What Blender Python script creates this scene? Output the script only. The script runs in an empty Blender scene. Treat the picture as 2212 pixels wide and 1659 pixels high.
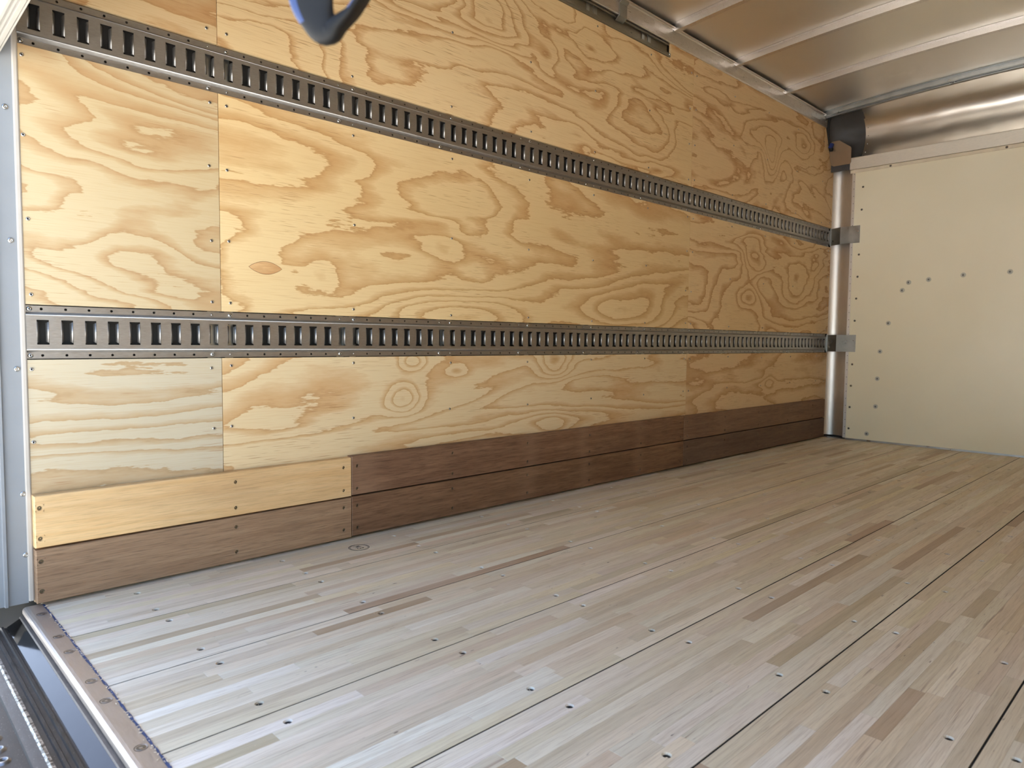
import bpy, math, random
from mathutils import Vector, Matrix
random.seed(7)
D = bpy.data
SC = bpy.context.scene
COL = SC.collection

# ------------------------------------------------------------------ camera
CAMP = Vector((-0.579, -2.0058, 0.6516))
CR = Vector((0.71826, -0.69570, 0.01004))      # right
CD = Vector((-0.03498, -0.05051, -0.99811))    # down
CF = Vector((0.69490, 0.71655, -0.06062))      # forward
FPX = 1507.34
cam = D.cameras.new('camera'); cam.sensor_width = 36.0; cam.lens = 36.0 * FPX / 2212.0
cam.clip_start = 0.02; cam.clip_end = 500
cam.dof.use_dof = True; cam.dof.focus_distance = 2.6; cam.dof.aperture_fstop = 6.8
camo = D.objects.new('camera', cam); COL.objects.link(camo)
M = Matrix.Identity(4)
for i in range(3):
    M[i][0] = CR[i]; M[i][1] = -CD[i]; M[i][2] = -CF[i]; M[i][3] = CAMP[i]
camo.matrix_world = M
SC.camera = camo

# ------------------------------------------------------------------ light
w = D.worlds.new('world'); SC.world = w; w.use_nodes = True
nt = w.node_tree; nt.nodes.clear()
sky = nt.nodes.new('ShaderNodeTexSky'); sky.sky_type = 'NISHITA'; sky.sun_disc = False
sky.sun_elevation = math.radians(52); sky.sun_rotation = math.radians(18)
sky.air_density = 1.0; sky.dust_density = 1.8; sky.ozone_density = 1.0
bg = nt.nodes.new('ShaderNodeBackground'); bg.inputs['Strength'].default_value = 0.20
wo = nt.nodes.new('ShaderNodeOutputWorld')
nt.links.new(sky.outputs[0], bg.inputs[0]); nt.links.new(bg.outputs[0], wo.inputs[0])
sl = D.lights.new('sun', 'SUN'); sl.energy = 8.2; sl.angle = 0.0093; sl.color = (1.0, 0.97, 0.93)
so = D.objects.new('sun', sl); COL.objects.link(so)
so.rotation_euler = Vector((-0.15, -0.45, -0.88)).to_track_quat('-Z', 'Y').to_euler()
SC.view_settings.view_transform = 'Standard'; SC.view_settings.look = 'None'
SC.view_settings.gamma = 1.0; SC.view_settings.use_curve_mapping = False
SC.view_settings.exposure = 2.0
SC.cycles.max_bounces = 14; SC.cycles.diffuse_bounces = 10; SC.cycles.glossy_bounces = 6
SC.cycles.use_denoising = True

# ------------------------------------------------------------------ helpers
def srgb(r, g, b):
    f = lambda c: ((c / 255.0) / 12.92) if c <= 10 else (((c / 255.0) + 0.055) / 1.055) ** 2.4
    return (f(r), f(g), f(b), 1.0)

def mesh(name, v, f, smooth=False, mats=None, mi=None):
    me = D.meshes.new(name); me.from_pydata([tuple(p) for p in v], [], f)
    for m in (mats or []): me.materials.append(m)
    if mi: me.polygons.foreach_set('material_index', mi)
    if smooth: me.polygons.foreach_set('use_smooth', [True] * len(me.polygons))
    me.update(); return me

def ob(name, me, parent=None, loc=None):
    o = D.objects.new(name, me); COL.objects.link(o)
    if parent is not None: o.parent = parent
    if loc is not None: o.location = loc
    return o

def tag(o, label=None, cat=None, group=None, kind=None):
    if label: o['label'] = label
    if cat: o['category'] = cat
    if group: o['group'] = group
    if kind: o['kind'] = kind
    return o

def empty(name, loc=(0, 0, 0)):
    o = D.objects.new(name, None); COL.objects.link(o); o.location = loc; o.empty_display_size = 0.1
    return o

def box_vf(x0, x1, y0, y1, z0, z1):
    v = [(x0,y0,z0),(x1,y0,z0),(x1,y1,z0),(x0,y1,z0),(x0,y0,z1),(x1,y0,z1),(x1,y1,z1),(x0,y1,z1)]
    f = [(0,3,2,1),(4,5,6,7),(0,1,5,4),(1,2,6,5),(2,3,7,6),(3,0,4,7)]
    return v, f

def join(parts):
    V, F = [], []
    for v, f in parts:
        n = len(V); V += list(v); F += [tuple(i + n for i in q) for q in f]
    return V, F

def box(name, x0, x1, y0, y1, z0, z1, mat, parent=None):
    v, f = box_vf(x0, x1, y0, y1, z0, z1)
    return ob(name, mesh(name, v, f, mats=[mat]), parent)

def extrude(profile, axis, a0, a1, closed=True, cap=True):
    """profile: list of 2D points; axis 'x' -> (y,z), 'y' -> (x,z), 'z' -> (x,y)"""
    def P(p, a):
        return {'x': (a, p[0], p[1]), 'y': (p[0], a, p[1]), 'z': (p[0], p[1], a)}[axis]
    n = len(profile)
    v = [P(p, a0) for p in profile] + [P(p, a1) for p in profile]
    f = [(i, (i + 1) % n, n + (i + 1) % n, n + i) for i in range(n if closed else n - 1)]
    if closed and cap: f += [tuple(range(n))[::-1], tuple(range(n, 2 * n))]
    return v, f

def lathe(prof, n, mat_of=None):
    """prof: list of (r, h) from outside in; axis = -Y (towards the room), returns verts, faces, ring idx of faces"""
    v, f, k = [], [], []
    for r, h in prof:
        for i in range(n):
            a = 2 * math.pi * i / n
            v.append((r * math.cos(a), -h, r * math.sin(a)))
    for j in range(len(prof) - 1):
        for i in range(n):
            f.append((j*n + i, j*n + (i+1) % n, (j+1)*n + (i+1) % n, (j+1)*n + i)); k.append(j)
    f.append(tuple((len(prof)-1)*n + i for i in range(n))); k.append(len(prof) - 1)
    return v, f, k

def plate(u0, u1, v0, v1, holes, depth, cone=0.6, n=16, back=None, chamfer=0.0):
    """flat plate in (u,v) at w=0 with conical blind holes; w grows into the plate. holes: (u,v,r)"""
    V, F = [], []
    def quad(a, b, c, d, w=0.0):
        k = len(V); V.extend([(a, c, w), (b, c, w), (b, d, w), (a, d, w)]); F.append((k, k+1, k+2, k+3))
    c = chamfer
    U0, U1, W0, W1 = u0 + c, u1 - c, v0 + c, v1 - c
    cols = {}
    for h in holes:
        for key in cols:
            if abs(key - h[0]) < 0.004: cols[key].append(h); break
        else: cols[h[0]] = [h]
    u = U0
    for key in sorted(cols):
        hs = sorted(cols[key], key=lambda q: q[1]); r = hs[0][2]; hw = r * 1.5
        if key - hw <= u or key + hw >= U1: continue
        quad(u, key - hw, W0, W1); vv = W0
        for (hu, hv, hr) in hs:
            if hv - hw <= vv or hv + hw >= W1: continue
            quad(key - hw, key + hw, vv, hv - hw)
            k = len(V)
            for i in range(n):
                a = 2 * math.pi * i / n; cx, sx = math.cos(a), math.sin(a); m = max(abs(cx), abs(sx))
                V.append((key + hw * cx / m, hv + hw * sx / m, 0.0))
            for rr, ww in ((hr, 0.0), (hr * cone, depth)):
                for i in range(n):
                    a = 2 * math.pi * i / n
                    V.append((key + rr * math.cos(a), hv + rr * math.sin(a), ww))
            for j in range(2):
                for i in range(n):
                    F.append((k + j*n + i, k + j*n + (i+1) % n, k + (j+1)*n + (i+1) % n, k + (j+1)*n + i))
            F.append(tuple(k + 2*n + i for i in range(n)))
            vv = hv + hw
        quad(key - hw, key + hw, vv, W1); u = key + hw
    quad(u, U1, W0, W1)
    if back:
        k = len(V)
        V += [(U0,W0,0),(U1,W0,0),(U1,W1,0),(U0,W1,0),(u0,v0,c),(u1,v0,c),(u1,v1,c),(u0,v1,c),(u0,v0,back),(u1,v0,back),(u1,v1,back),(u0,v1,back)]
        for a in (0, 4):
            for i in range(4):
                F.append((k+a+i, k+a+4+i, k+a+4+(i+1) % 4, k+a+(i+1) % 4))
        F.append((k+8, k+11, k+10, k+9))
    return V, F

# ------------------------------------------------------------------ materials
class NT:
    def __init__(s, name):
        s.m = D.materials.new(name); s.m.use_nodes = True; s.t = s.m.node_tree; s.t.nodes.clear()
        s.o = s.t.nodes.new('ShaderNodeOutputMaterial'); s.b = s.t.nodes.new('ShaderNodeBsdfPrincipled')
        s.t.links.new(s.b.outputs[0], s.o.inputs[0])
    def n(s, typ, **kw):
        nd = s.t.nodes.new(typ)
        for k, v in kw.items(): setattr(nd, k, v)
        return nd
    def l(s, a, b): s.t.links.new(a, b)
    def set(s, sock, val):
        if hasattr(val, 'is_linked') or hasattr(val, 'links'): s.l(val, sock)
        else: sock.default_value = val
    def math(s, op, a, b=0.0, c=None):
        nd = s.n('ShaderNodeMath', operation=op); s.set(nd.inputs[0], a); s.set(nd.inputs[1], b)
        if c is not None: s.set(nd.inputs[2], c)
        return nd.outputs[0]
    def pos(s):
        if not hasattr(s, '_p'):
            g = s.n('ShaderNodeNewGeometry'); x = s.n('ShaderNodeSeparateXYZ'); s.l(g.outputs['Position'], x.inputs[0])
            s._p = x.outputs
        return s._p
    def vec(s, x, y, z):
        nd = s.n('ShaderNodeCombineXYZ'); s.set(nd.inputs[0], x); s.set(nd.inputs[1], y); s.set(nd.inputs[2], z); return nd.outputs[0]
    def noise(s, v, scale=1.0, detail=2.0, rough=0.5, dist=0.0):
        nd = s.n('ShaderNodeTexNoise'); s.l(v, nd.inputs['Vector'])
        nd.inputs['Scale'].default_value = scale; nd.inputs['Detail'].default_value = detail
        nd.inputs['Roughness'].default_value = rough; nd.inputs['Distortion'].default_value = dist
        return nd.outputs[0]
    def ramp(s, f, pts, interp='LINEAR'):
        nd = s.n('ShaderNodeValToRGB'); cr = nd.color_ramp; cr.interpolation = interp
        while len(cr.elements) < len(pts): cr.elements.new(0.5)
        for e, (p, c) in zip(cr.elements, pts):
            e.position = p; e.color = c if len(c) == 4 else (*c, 1)
        s.l(f, nd.inputs[0]); return nd.outputs[0]
    def mix(s, fac, a, b, mode='MIX'):
        nd = s.n('ShaderNodeMix', data_type='RGBA', blend_type=mode)
        s.set(nd.inputs[0], fac); s.set(nd.inputs[6], a); s.set(nd.inputs[7], b); return nd.outputs[2]
    def rng(s, v, a, b, c, d):
        nd = s.n('ShaderNodeMapRange'); s.l(v, nd.inputs[0])
        for i, q in enumerate((a, b, c, d)): nd.inputs[i + 1].default_value = q
        return nd.outputs[0]
    def bump(s, h, strength, dist):
        nd = s.n('ShaderNodeBump'); s.l(h, nd.inputs['Height']); nd.inputs['Strength'].default_value = strength
        nd.inputs['Distance'].default_value = dist; s.l(nd.outputs[0], s.b.inputs['Normal'])
    def out(s, base=None, rough=None, metal=None, spec=None):
        for k, v in (('Base Color', base), ('Roughness', rough), ('Metallic', metal), ('Specular IOR Level', spec)):
            if v is not None: s.set(s.b.inputs[k], v)
        return s.m

def plain(name, col, rough=0.5, metal=0.0, var=0.08, scale=18.0, bump=0.0):
    t = NT(name); x, y, z = t.pos()
    v = t.vec(x, y, z); n = t.noise(v, scale, 3, 0.55)
    c = t.mix(t.rng(n, 0.3, 0.7, 0, 1), tuple(q * (1 - var) for q in col[:3]) + (1,), tuple(min(1, q * (1 + var)) for q in col[:3]) + (1,))
    r = t.rng(n, 0.3, 0.7, max(0.02, rough - 0.06), min(1, rough + 0.06))
    if bump: t.bump(t.noise(v, scale * 12, 2, 0.5), 0.4, bump)
    return t.out(c, r, metal)

def plywood(name, seed, rings, bumps=(), thin=0.0, light=(228, 202, 156), dark=(198, 152, 96), xs=0.7, zs=2.6, dist=0.5):
    """rotary-cut pine veneer: contour bands of a slowly varying height field, feathered along the fibre"""
    t = NT(name); x, y, z = t.pos()
    sx = lambda k: t.math('MULTIPLY', x, k)
    sz = lambda k: t.math('MULTIPLY', z, k)
    n1 = t.noise(t.vec(sx(xs), seed, sz(zs)), 1.0, 3.2, 0.42, dist)
    nm = t.noise(t.vec(sx(6.0), seed + 3.1, sz(20.0)), 1.0, 3, 0.6)
    nf = t.noise(t.vec(sx(26.0), seed + 7.7, sz(210.0)), 1.0, 3, 0.65)
    h = t.math('MULTIPLY', n1, rings * 1.35)
    h = t.math('ADD', h, t.math('MULTIPLY', nm, 0.75))
    h = t.math('ADD', h, t.math('MULTIPLY', nf, 0.30))
    for (x0, z0, ax, az, A) in bumps:
        dx = t.math('DIVIDE', t.math('SUBTRACT', x, x0), ax); dz = t.math('DIVIDE', t.math('SUBTRACT', z, z0), az)
        q = t.math('ADD', t.math('MULTIPLY', dx, dx), t.math('MULTIPLY', dz, dz))
        h = t.math('ADD', h, t.math('MULTIPLY', t.math('EXPONENT', t.math('MULTIPLY', q, -1.0)), A))
    f = t.math('FRACT', h)
    # how much of each ring is latewood varies over the sheet
    fill = t.noise(t.vec(sx(1.1), seed + 11, sz(3.4)), 1.0, 2, 0.5)
    a = t.rng(fill, 0.30, 0.68, 0.22 + 0.45 * thin, 0.72 + 0.16 * thin)
    amt = t.math('DIVIDE', t.math('SUBTRACT', f, a), t.math('SUBTRACT', 1.0, a))
    amt = t.math('POWER', t.math('MAXIMUM', amt, 0.0), 0.75)
    edge = t.rng(f, 0.965, 1.0, 1.0, 0.0)          # sharp but not aliased drop back to earlywood
    amt = t.math('MULTIPLY', amt, edge)
    L = srgb(*light); K = srgb(*dark)
    c = t.mix(amt, L, K)
    rim = t.math('MULTIPLY', t.rng(f, 0.88, 0.95, 0.0, 0.35), edge)
    c = t.mix(rim, c, tuple(q * 0.80 for q in K[:3]) + (1,))
    fib = t.noise(t.vec(sx(9.0), seed + 5, sz(330.0)), 1.0, 2, 0.6)
    c = t.mix(t.rng(fib, 0.50, 0.76, 0.0, 0.36), c, K)
    st = t.noise(t.vec(sx(13.0), seed + 9, sz(420.0)), 1.0, 1, 0.5)
    gate = t.noise(t.vec(sx(3.0), seed + 2, sz(9.0)), 1.0, 1, 0.5)
    sk = t.math('MULTIPLY', t.rng(st, 0.64, 0.72, 0, 1), t.rng(gate, 0.48, 0.60, 0, 0.6))
    c = t.mix(sk, c, srgb(158, 108, 62))
    bro = t.noise(t.vec(sx(1.3), seed + 21, sz(2.0)), 1.0, 2, 0.5)
    c = t.mix(1.0, c, t.ramp(bro, [(0.3, (0.94, 0.91, 0.86)), (0.7, (1.0, 1.0, 1.0))]), 'MULTIPLY')
    t.bump(fib, 0.25, 0.0006)
    return t.out(c, 0.62, 0.0, 0.3)

def board_mat(name, seed, light, dark, grain=1.0, patches=()):
    t = NT(name); x, y, z = t.pos()
    g1 = t.noise(t.vec(t.math('MULTIPLY', x, 2.4), seed, t.math('MULTIPLY', z, 46.0)), 1.0, 4, 0.6, 0.4)
    g2 = t.noise(t.vec(t.math('MULTIPLY', x, 13.0), seed + 4, t.math('MULTIPLY', z, 260.0)), 1.0, 3, 0.65)
    g3 = t.noise(t.vec(t.math('MULTIPLY', x, 1.5), seed + 8, t.math('MULTIPLY', z, 5.0)), 1.0, 3, 0.55)
    c = t.mix(t.rng(g1, 0.3, 0.7, 0, 1), srgb(*dark), srgb(*light))
    dk = tuple(q * 0.42 for q in srgb(*dark)[:3]) + (1,)
    c = t.mix(t.rng(g2, 0.47, 0.72, 0, 0.72 * grain), c, dk)
    c = t.mix(1.0, c, t.ramp(g3, [(0.3, (0.80, 0.78, 0.77)), (0.7, (1.08, 1.08, 1.06))]), 'MULTIPLY')
    for px, wd in patches:   # paler planed bands with a shape of their own
        q = t.math('DIVIDE', t.math('SUBTRACT', x, px), wd)
        e = t.math('EXPONENT', t.math('MULTIPLY', t.math('MULTIPLY', q, q), -1.0))
        c = t.mix(t.math('MULTIPLY', e, 0.30), c, srgb(150, 122, 98))
    t.bump(g2, 0.5, 0.0012)
    return t.out(c, 0.6, 0.0, 0.3)

def stave_mat():
    t = NT('laminated_hardwood')
    at = t.n('ShaderNodeAttribute', attribute_name='tint'); sp = t.n('ShaderNodeSeparateColor'); t.l(at.outputs['Color'], sp.inputs[0])
    x, y, z = t.pos(); sd = t.math('MULTIPLY', at.outputs['Alpha'], 91.0)
    g1 = t.noise(t.vec(t.math('ADD', t.math('MULTIPLY', x, 3.0), sd), t.math('MULTIPLY', y, 70.0), sd), 1.0, 3, 0.55, 0.5)
    g2 = t.noise(t.vec(t.math('MULTIPLY', x, 14.0), t.math('MULTIPLY', y, 420.0), sd), 1.0, 3, 0.6)
    g3 = t.noise(t.vec(t.math('ADD', t.math('MULTIPLY', x, 5.0), sd), t.math('MULTIPLY', y, 150.0), t.math('ADD', sd, 4.0)), 1.0, 2, 0.5, 0.6)
    c = t.mix(1.0, at.outputs['Color'], t.ramp(g1, [(0.28, (0.86, 0.84, 0.80)), (0.5, (1, 1, 1)), (0.72, (1.05, 1.06, 1.07))]), 'MULTIPLY')
    c = t.mix(t.rng(g2, 0.48, 0.72, 0, 0.42), c, srgb(162, 142, 118))
    c = t.mix(t.rng(g3, 0.66, 0.76, 0, 0.60), c, srgb(140, 110, 90))
    # mineral flecks and small dark pits
    fk = t.noise(t.vec(t.math('MULTIPLY', x, 26.0), t.math('MULTIPLY', y, 110.0), t.math('ADD', sd, 9.0)), 1.0, 2, 0.6)
    fg = t.noise(t.vec(t.math('MULTIPLY', x, 2.5), t.math('MULTIPLY', y, 7.0), 3.0), 1.0, 2, 0.5)
    c = t.mix(t.math('MULTIPLY', t.rng(fk, 0.70, 0.75, 0, 1), t.rng(fg, 0.50, 0.60, 0, 0.75)), c, srgb(92, 70, 58))
    # dull scuffing of the whole floor
    d = t.noise(t.vec(x, y, 0.0), 2.2, 4, 0.6); c = t.mix(t.rng(d, 0.45, 0.7, 0, 0.22), c, srgb(226, 217, 204))
    t.bump(g2, 0.3, 0.0005)
    return t.out(c, t.rng(d, 0.3, 0.7, 0.42, 0.56), 0.0, 0.4)

def galvanized(name, col=(150, 150, 148), rough=0.38, stretch=(1, 1, 1), var=0.14, metal=0.95, scale=14):
    t = NT(name); x, y, z = t.pos()
    n = t.noise(t.vec(t.math('MULTIPLY', x, stretch[0]), t.math('MULTIPLY', y, stretch[1]), t.math('MULTIPLY', z, stretch[2])), scale, 4, 0.6)
    c0 = srgb(*col)
    c = t.mix(t.rng(n, 0.3, 0.7, 0, 1), tuple(q * (1 - var) for q in c0[:3]) + (1,), tuple(min(1, q * (1 + var)) for q in c0[:3]) + (1,))
    return t.out(c, t.rng(n, 0.3, 0.7, rough - 0.08, rough + 0.08), metal)

M_RAIL = galvanized('galvanized_track', (164, 161, 156), 0.46, (6, 6, 40), 0.12)
M_SCREW = galvanized('zinc_screw', (196, 196, 194), 0.25, var=0.08)
M_SCREWD = plain('dark_screw_recess', srgb(34, 33, 32), 0.5, 0.6)
M_STEEL = galvanized('galvanized_sheet', (172, 174, 172), 0.34)
M_TRACK = galvanized('door_track_steel', (150, 147, 134), 0.5, (3, 30, 30))
M_ALU = galvanized('brushed_aluminium', (214, 208, 202), 0.33, (3, 30, 30), 0.07)
M_ALUV = galvanized('aluminium_corner_post', (224, 221, 217), 0.42, (30, 30, 2), 0.06)
M_POST = plain('grey_painted_post', srgb(138, 142, 145), 0.45, 0.0, 0.04, 9, 0.0004)
M_CREAM = plain('cream_painted_edge', srgb(186, 179, 168), 0.5, 0.0, 0.04)
M_DOOR = plain('cream_door_vinyl', srgb(156, 152, 142), 0.5, 0.0, 0.03)
M_FRP = None
M_DARKCAP = plain('charcoal_moulded_plastic', srgb(74, 73, 72), 0.55, 0.0, 0.1, 30, 0.0006)
M_TAUPE = plain('taupe_painted_plate', srgb(150, 128, 104), 0.4, 0.25, 0.05)
M_BLACK = plain('black_rubber', srgb(22, 22, 23), 0.6)
M_BLUE = plain('blue_plastic', srgb(34, 52, 120), 0.45)
M_SEAL = plain('dark_blue_sealant', srgb(40, 62, 104), 0.5, 0, 0.3, 60)
M_SKIN = plain('outer_skin_inside', srgb(74, 72, 68), 0.6, 0.0)  # dark tone puts the shade of the wall cavity into the skin colour
M_SUB = plain('dark_subfloor', srgb(24, 19, 16), 0.9)
M_SEAM = plain('black_seam_filler', srgb(12, 10, 10), 0.9)
M_GROUND = plain('sunlit_concrete', srgb(203, 201, 196), 0.9, 0, 0.10, 0.6)
M_BUMP = None

t = NT('front_panel_frp'); x, y, z = t.pos()
n = t.noise(t.vec(x, y, z), 260, 2, 0.5); n2 = t.noise(t.vec(x, y, z), 2.0, 2, 0.5)
t.bump(n, 0.35, 0.0007)
M_FRP = t.out(t.mix(t.rng(n2, 0.3, 0.7, 0, 1), srgb(240, 234, 209), srgb(245, 240, 217)), 0.29, 0.0, 0.5)

t = NT('roof_sheet_aluminium'); x, y, z = t.pos()
n2 = t.noise(t.vec(x, y, z), 1.6, 2, 0.5); n3 = t.noise(t.vec(x, y, z), 90, 2, 0.5)
t.bump(t.math('ADD', t.math('MULTIPLY', n2, 1.0), t.math('MULTIPLY', n3, 0.004)), 0.5, 0.03)
M_ROOF = t.out(srgb(226, 221, 212), 0.40, 0.95)
t = NT('nose_sheet_aluminium'); x, y, z = t.pos()
n2 = t.noise(t.vec(x, t.math('MULTIPLY', y, 1.2), t.math('MULTIPLY', z, 2)), 1.5, 2, 0.5)
t.bump(n2, 0.5, 0.03)
M_NOSE = t.out(srgb(226, 220, 210), 0.30, 0.97)

t = NT('worn_dark_steel'); x, y, z = t.pos()
n = t.noise(t.vec(t.math('MULTIPLY', x, 4), y, z), 26, 4, 0.65); sp_ = t.noise(t.vec(x, y, z), 420, 2, 0.6)
c = t.mix(t.rng(n, 0.3, 0.7, 0, 1), srgb(40, 38, 37), srgb(68, 63, 60))
c = t.mix(t.rng(sp_, 0.66, 0.74, 0, 0.5), c, srgb(196, 190, 180))
M_BUMP = t.out(c, t.rng(n, 0.3, 0.7, 0.36, 0.55), 0.5)
t = NT('scuffed_bare_ridge'); x, y, z = t.pos()
n = t.noise(t.vec(x, y, z), 120, 3, 0.7)
M_RIDGE = t.out(t.mix(t.rng(n, 0.4, 0.6, 0, 1), srgb(70, 64, 60), srgb(190, 188, 186)), 0.4, 0.8)
M_LEDGE = plain('brown_worn_ledge', srgb(118, 106, 95), 0.55, 0.1, 0.2, 60)
M_GLOSS = plain('glossy_dark_paint', srgb(52, 52, 54), 0.07, 0.9, 0.05)
M_STAVE = stave_mat()

# ------------------------------------------------------------------ dimensions
S1, STUD = 0.2122, 0.4064
S2 = S1 + 6 * STUD
XR = -0.25          # rear end of the lining
XF = 4.4155         # front wall face
YR = -2.34          # right wall face
RAIL_H = 0.128
ZL, ZU = 0.5988, 1.3368

# ground outside and the outer shell ---------------------------------------
tag(box('ground', -160, 160, -160, 160, -1.10, -0.98, M_GROUND), kind='structure')

# ------------------------------------------------------------------ wall left
wl = tag(box('wall_left', -0.34, 4.74, 0.052, 0.060, -0.10, 2.30, M_SKIN), kind='structure')
for k in range(11):
    xc = S1 + k * STUD
    v, f = join([box_vf(xc - 0.034, xc - 0.014, 0.0125, 0.0145, 0.0, 2.16), box_vf(xc - 0.0155, xc - 0.014, 0.0145, 0.050, 0, 2.16),
                 box_vf(xc - 0.014, xc + 0.014, 0.0485, 0.050, 0, 2.16), box_vf(xc + 0.014, xc + 0.0155, 0.0145, 0.050, 0, 2.16),
                 box_vf(xc + 0.014, xc + 0.038, 0.0125, 0.0145, 0.0, 2.16)])
    ob('stud', mesh('stud', v, f, mats=[M_STEEL]), wl)

def panel(poly, mat, label):
    n = len(poly)
    v = [(p[0], 0.0, p[1]) for p in poly] + [(p[0], 0.012, p[1]) for p in poly]
    f = [tuple(range(n)), tuple(range(2*n - 1, n - 1, -1))] + [(i, n + i, n + (i+1) % n, (i+1) % n) for i in range(n)]
    o = ob('plywood_panel', mesh('plywood_panel', v, f, mats=[mat]), wl)
    o['label'] = label
    return o
def R4(x0, x1, z0, z1): return [(x0, z0), (x1, z0), (x1, z1), (x0, z1)]
g = 0.0009
xa, xb, xc_, xd = XR, S1, S2, 4.475
zrow = [(0.004, ZL - 0.0025), (ZL + RAIL_H + 0.0025, ZU - 0.0025), (ZU + RAIL_H + 0.0025, 2.128)]
PM = {}
PM['A0'] = plywood('plywood_rear_low', 3.3, 7.0, [(-0.05, 0.52, 0.5, 0.10, -2.0)], 0.25, (200, 190, 165), (184, 157, 118), 0.5, 3.6)  # this sheet and A1 darkened in colour to offset strong light by the opening
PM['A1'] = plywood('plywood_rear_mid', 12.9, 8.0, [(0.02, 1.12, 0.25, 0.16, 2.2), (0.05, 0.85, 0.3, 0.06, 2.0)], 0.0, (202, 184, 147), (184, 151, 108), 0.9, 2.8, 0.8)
PM['A2'] = plywood('plywood_rear_top', 23.1, 6.0, [], 0.3, (220, 194, 150), (192, 148, 98))
PM['B0'] = plywood('plywood_centre_low', 31.7, 8.0, [(0.84, 0.455, 0.07, 0.055, 2.6), (0.88, 0.58, 0.06, 0.035, 2.4), (1.62, 0.56, 0.10, 0.07, 3.0), (1.08, 0.54, 0.05, 0.02, 1.3), (1.60, 0.28, 0.12, 0.05, 1.5), (1.20, 0.30, 0.9, 0.08, 3.0)], 0.15, (226, 206, 166), (204, 164, 114), 0.6, 3.4, 0.5)
PM['B1'] = plywood('plywood_centre_mid', 44.2, 8.5, [(0.30, 1.20, 0.55, 0.12, 3.2), (1.05, 0.74, 0.42, 0.09, 4.2), (1.02, 0.98, 0.10, 0.10, 1.2), (0.53, 0.86, 0.07, 0.05, 1.0), (2.05, 0.80, 0.4, 0.10, 3.0)], 0.0, (229, 204, 155), (200, 159, 106), 0.6, 3.0, 0.6)
PM['B2'] = plywood('plywood_centre_top', 57.4, 9.5, [(1.2, 1.90, 0.16, 0.11, 3.0), (1.75, 1.95, 0.20, 0.06, 2.0), (2.2, 1.72, 0.25, 0.12, -2.4), (1.55, 1.80, 0.06, 0.05, 1.4)], 0.55, (234, 208, 160), (200, 154, 102), 1.0, 2.9, 0.9)
PM['C0'] = plywood('plywood_front_low', 61.3, 6.0, [(3.6, 0.42, 0.08, 0.06, 1.4)], 0.45, (226, 200, 158), (196, 156, 108), 0.6, 3.2)
PM['C1'] = plywood('plywood_front_mid', 73.8, 8.0, [(3.35, 1.18, 0.16, 0.10, 4.0), (3.30, 0.93, 0.10, 0.06, 2.4), (3.95, 1.0, 0.2, 0.12, 2.6)], 0.4, (232, 206, 160), (196, 150, 100), 0.9, 3.0, 0.8)
PM['C2'] = plywood('plywood_front_top', 83.5, 9.0, [(3.55, 1.75, 0.10, 0.12, 3.4), (4.0, 1.95, 0.16, 0.10, 2.4)], 0.6, (234, 206, 160), (198, 152, 102), 1.0, 2.6, 0.9)
panels = {}
NZ = 2.056
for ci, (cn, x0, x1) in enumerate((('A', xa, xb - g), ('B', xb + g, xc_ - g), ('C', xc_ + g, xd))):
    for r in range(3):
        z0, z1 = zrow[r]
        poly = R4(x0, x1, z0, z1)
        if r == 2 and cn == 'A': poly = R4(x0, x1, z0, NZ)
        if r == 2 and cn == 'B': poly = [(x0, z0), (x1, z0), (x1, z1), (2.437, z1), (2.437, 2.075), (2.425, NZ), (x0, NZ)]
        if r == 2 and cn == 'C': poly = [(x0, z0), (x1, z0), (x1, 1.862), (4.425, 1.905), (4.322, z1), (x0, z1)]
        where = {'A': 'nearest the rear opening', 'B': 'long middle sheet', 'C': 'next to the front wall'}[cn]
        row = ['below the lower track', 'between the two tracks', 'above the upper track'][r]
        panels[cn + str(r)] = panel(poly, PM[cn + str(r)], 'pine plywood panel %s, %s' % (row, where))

# lining screws
v, f, kk = lathe([(0.0046, 0.0), (0.0046, 0.0009), (0.0038, 0.0019), (0.0020, 0.0022), (0.0016, 0.0012)], 12)
SCREW = mesh('lining_screw', v, f, True, [M_SCREW, M_SCREWD], [1 if k >= 3 else 0 for k in kk])
rows = {0: [0.40, 0.571], 1: [0.754, 0.927, 1.128, 1.307], 2: [1.500, 1.680, 1.860, 2.035]}
rows_in = {0: [0.40, 0.573], 1: [0.751, 1.022, 1.307], 2: [1.490, 1.760, 2.030]}
for r in range(3):
    for z in rows[r]:
        for cn, xx in (('A', -0.241), ('A', S1 - 0.026), ('B', S1 + 0.026), ('B', S2 - 0.026), ('C', S2 + 0.026), ('C', 4.44)):
            if cn == 'C' and xx > 4.3 and z > 1.85: continue
            ob('screw', SCREW, panels[cn + str(r)], (xx + random.uniform(-.004, .004), 0, z + random.uniform(-.004, .004)))
    for k in list(range(1, 6)) + [7, 8, 9, 10]:
        for z in rows_in[r]:
            xx = S1 + k * STUD + 0.024
            ob('screw', SCREW, panels[('B' if k < 6 else 'C') + str(r)], (xx + random.uniform(-.004, .004), 0, z + random.uniform(-.006, .006)))
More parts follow.
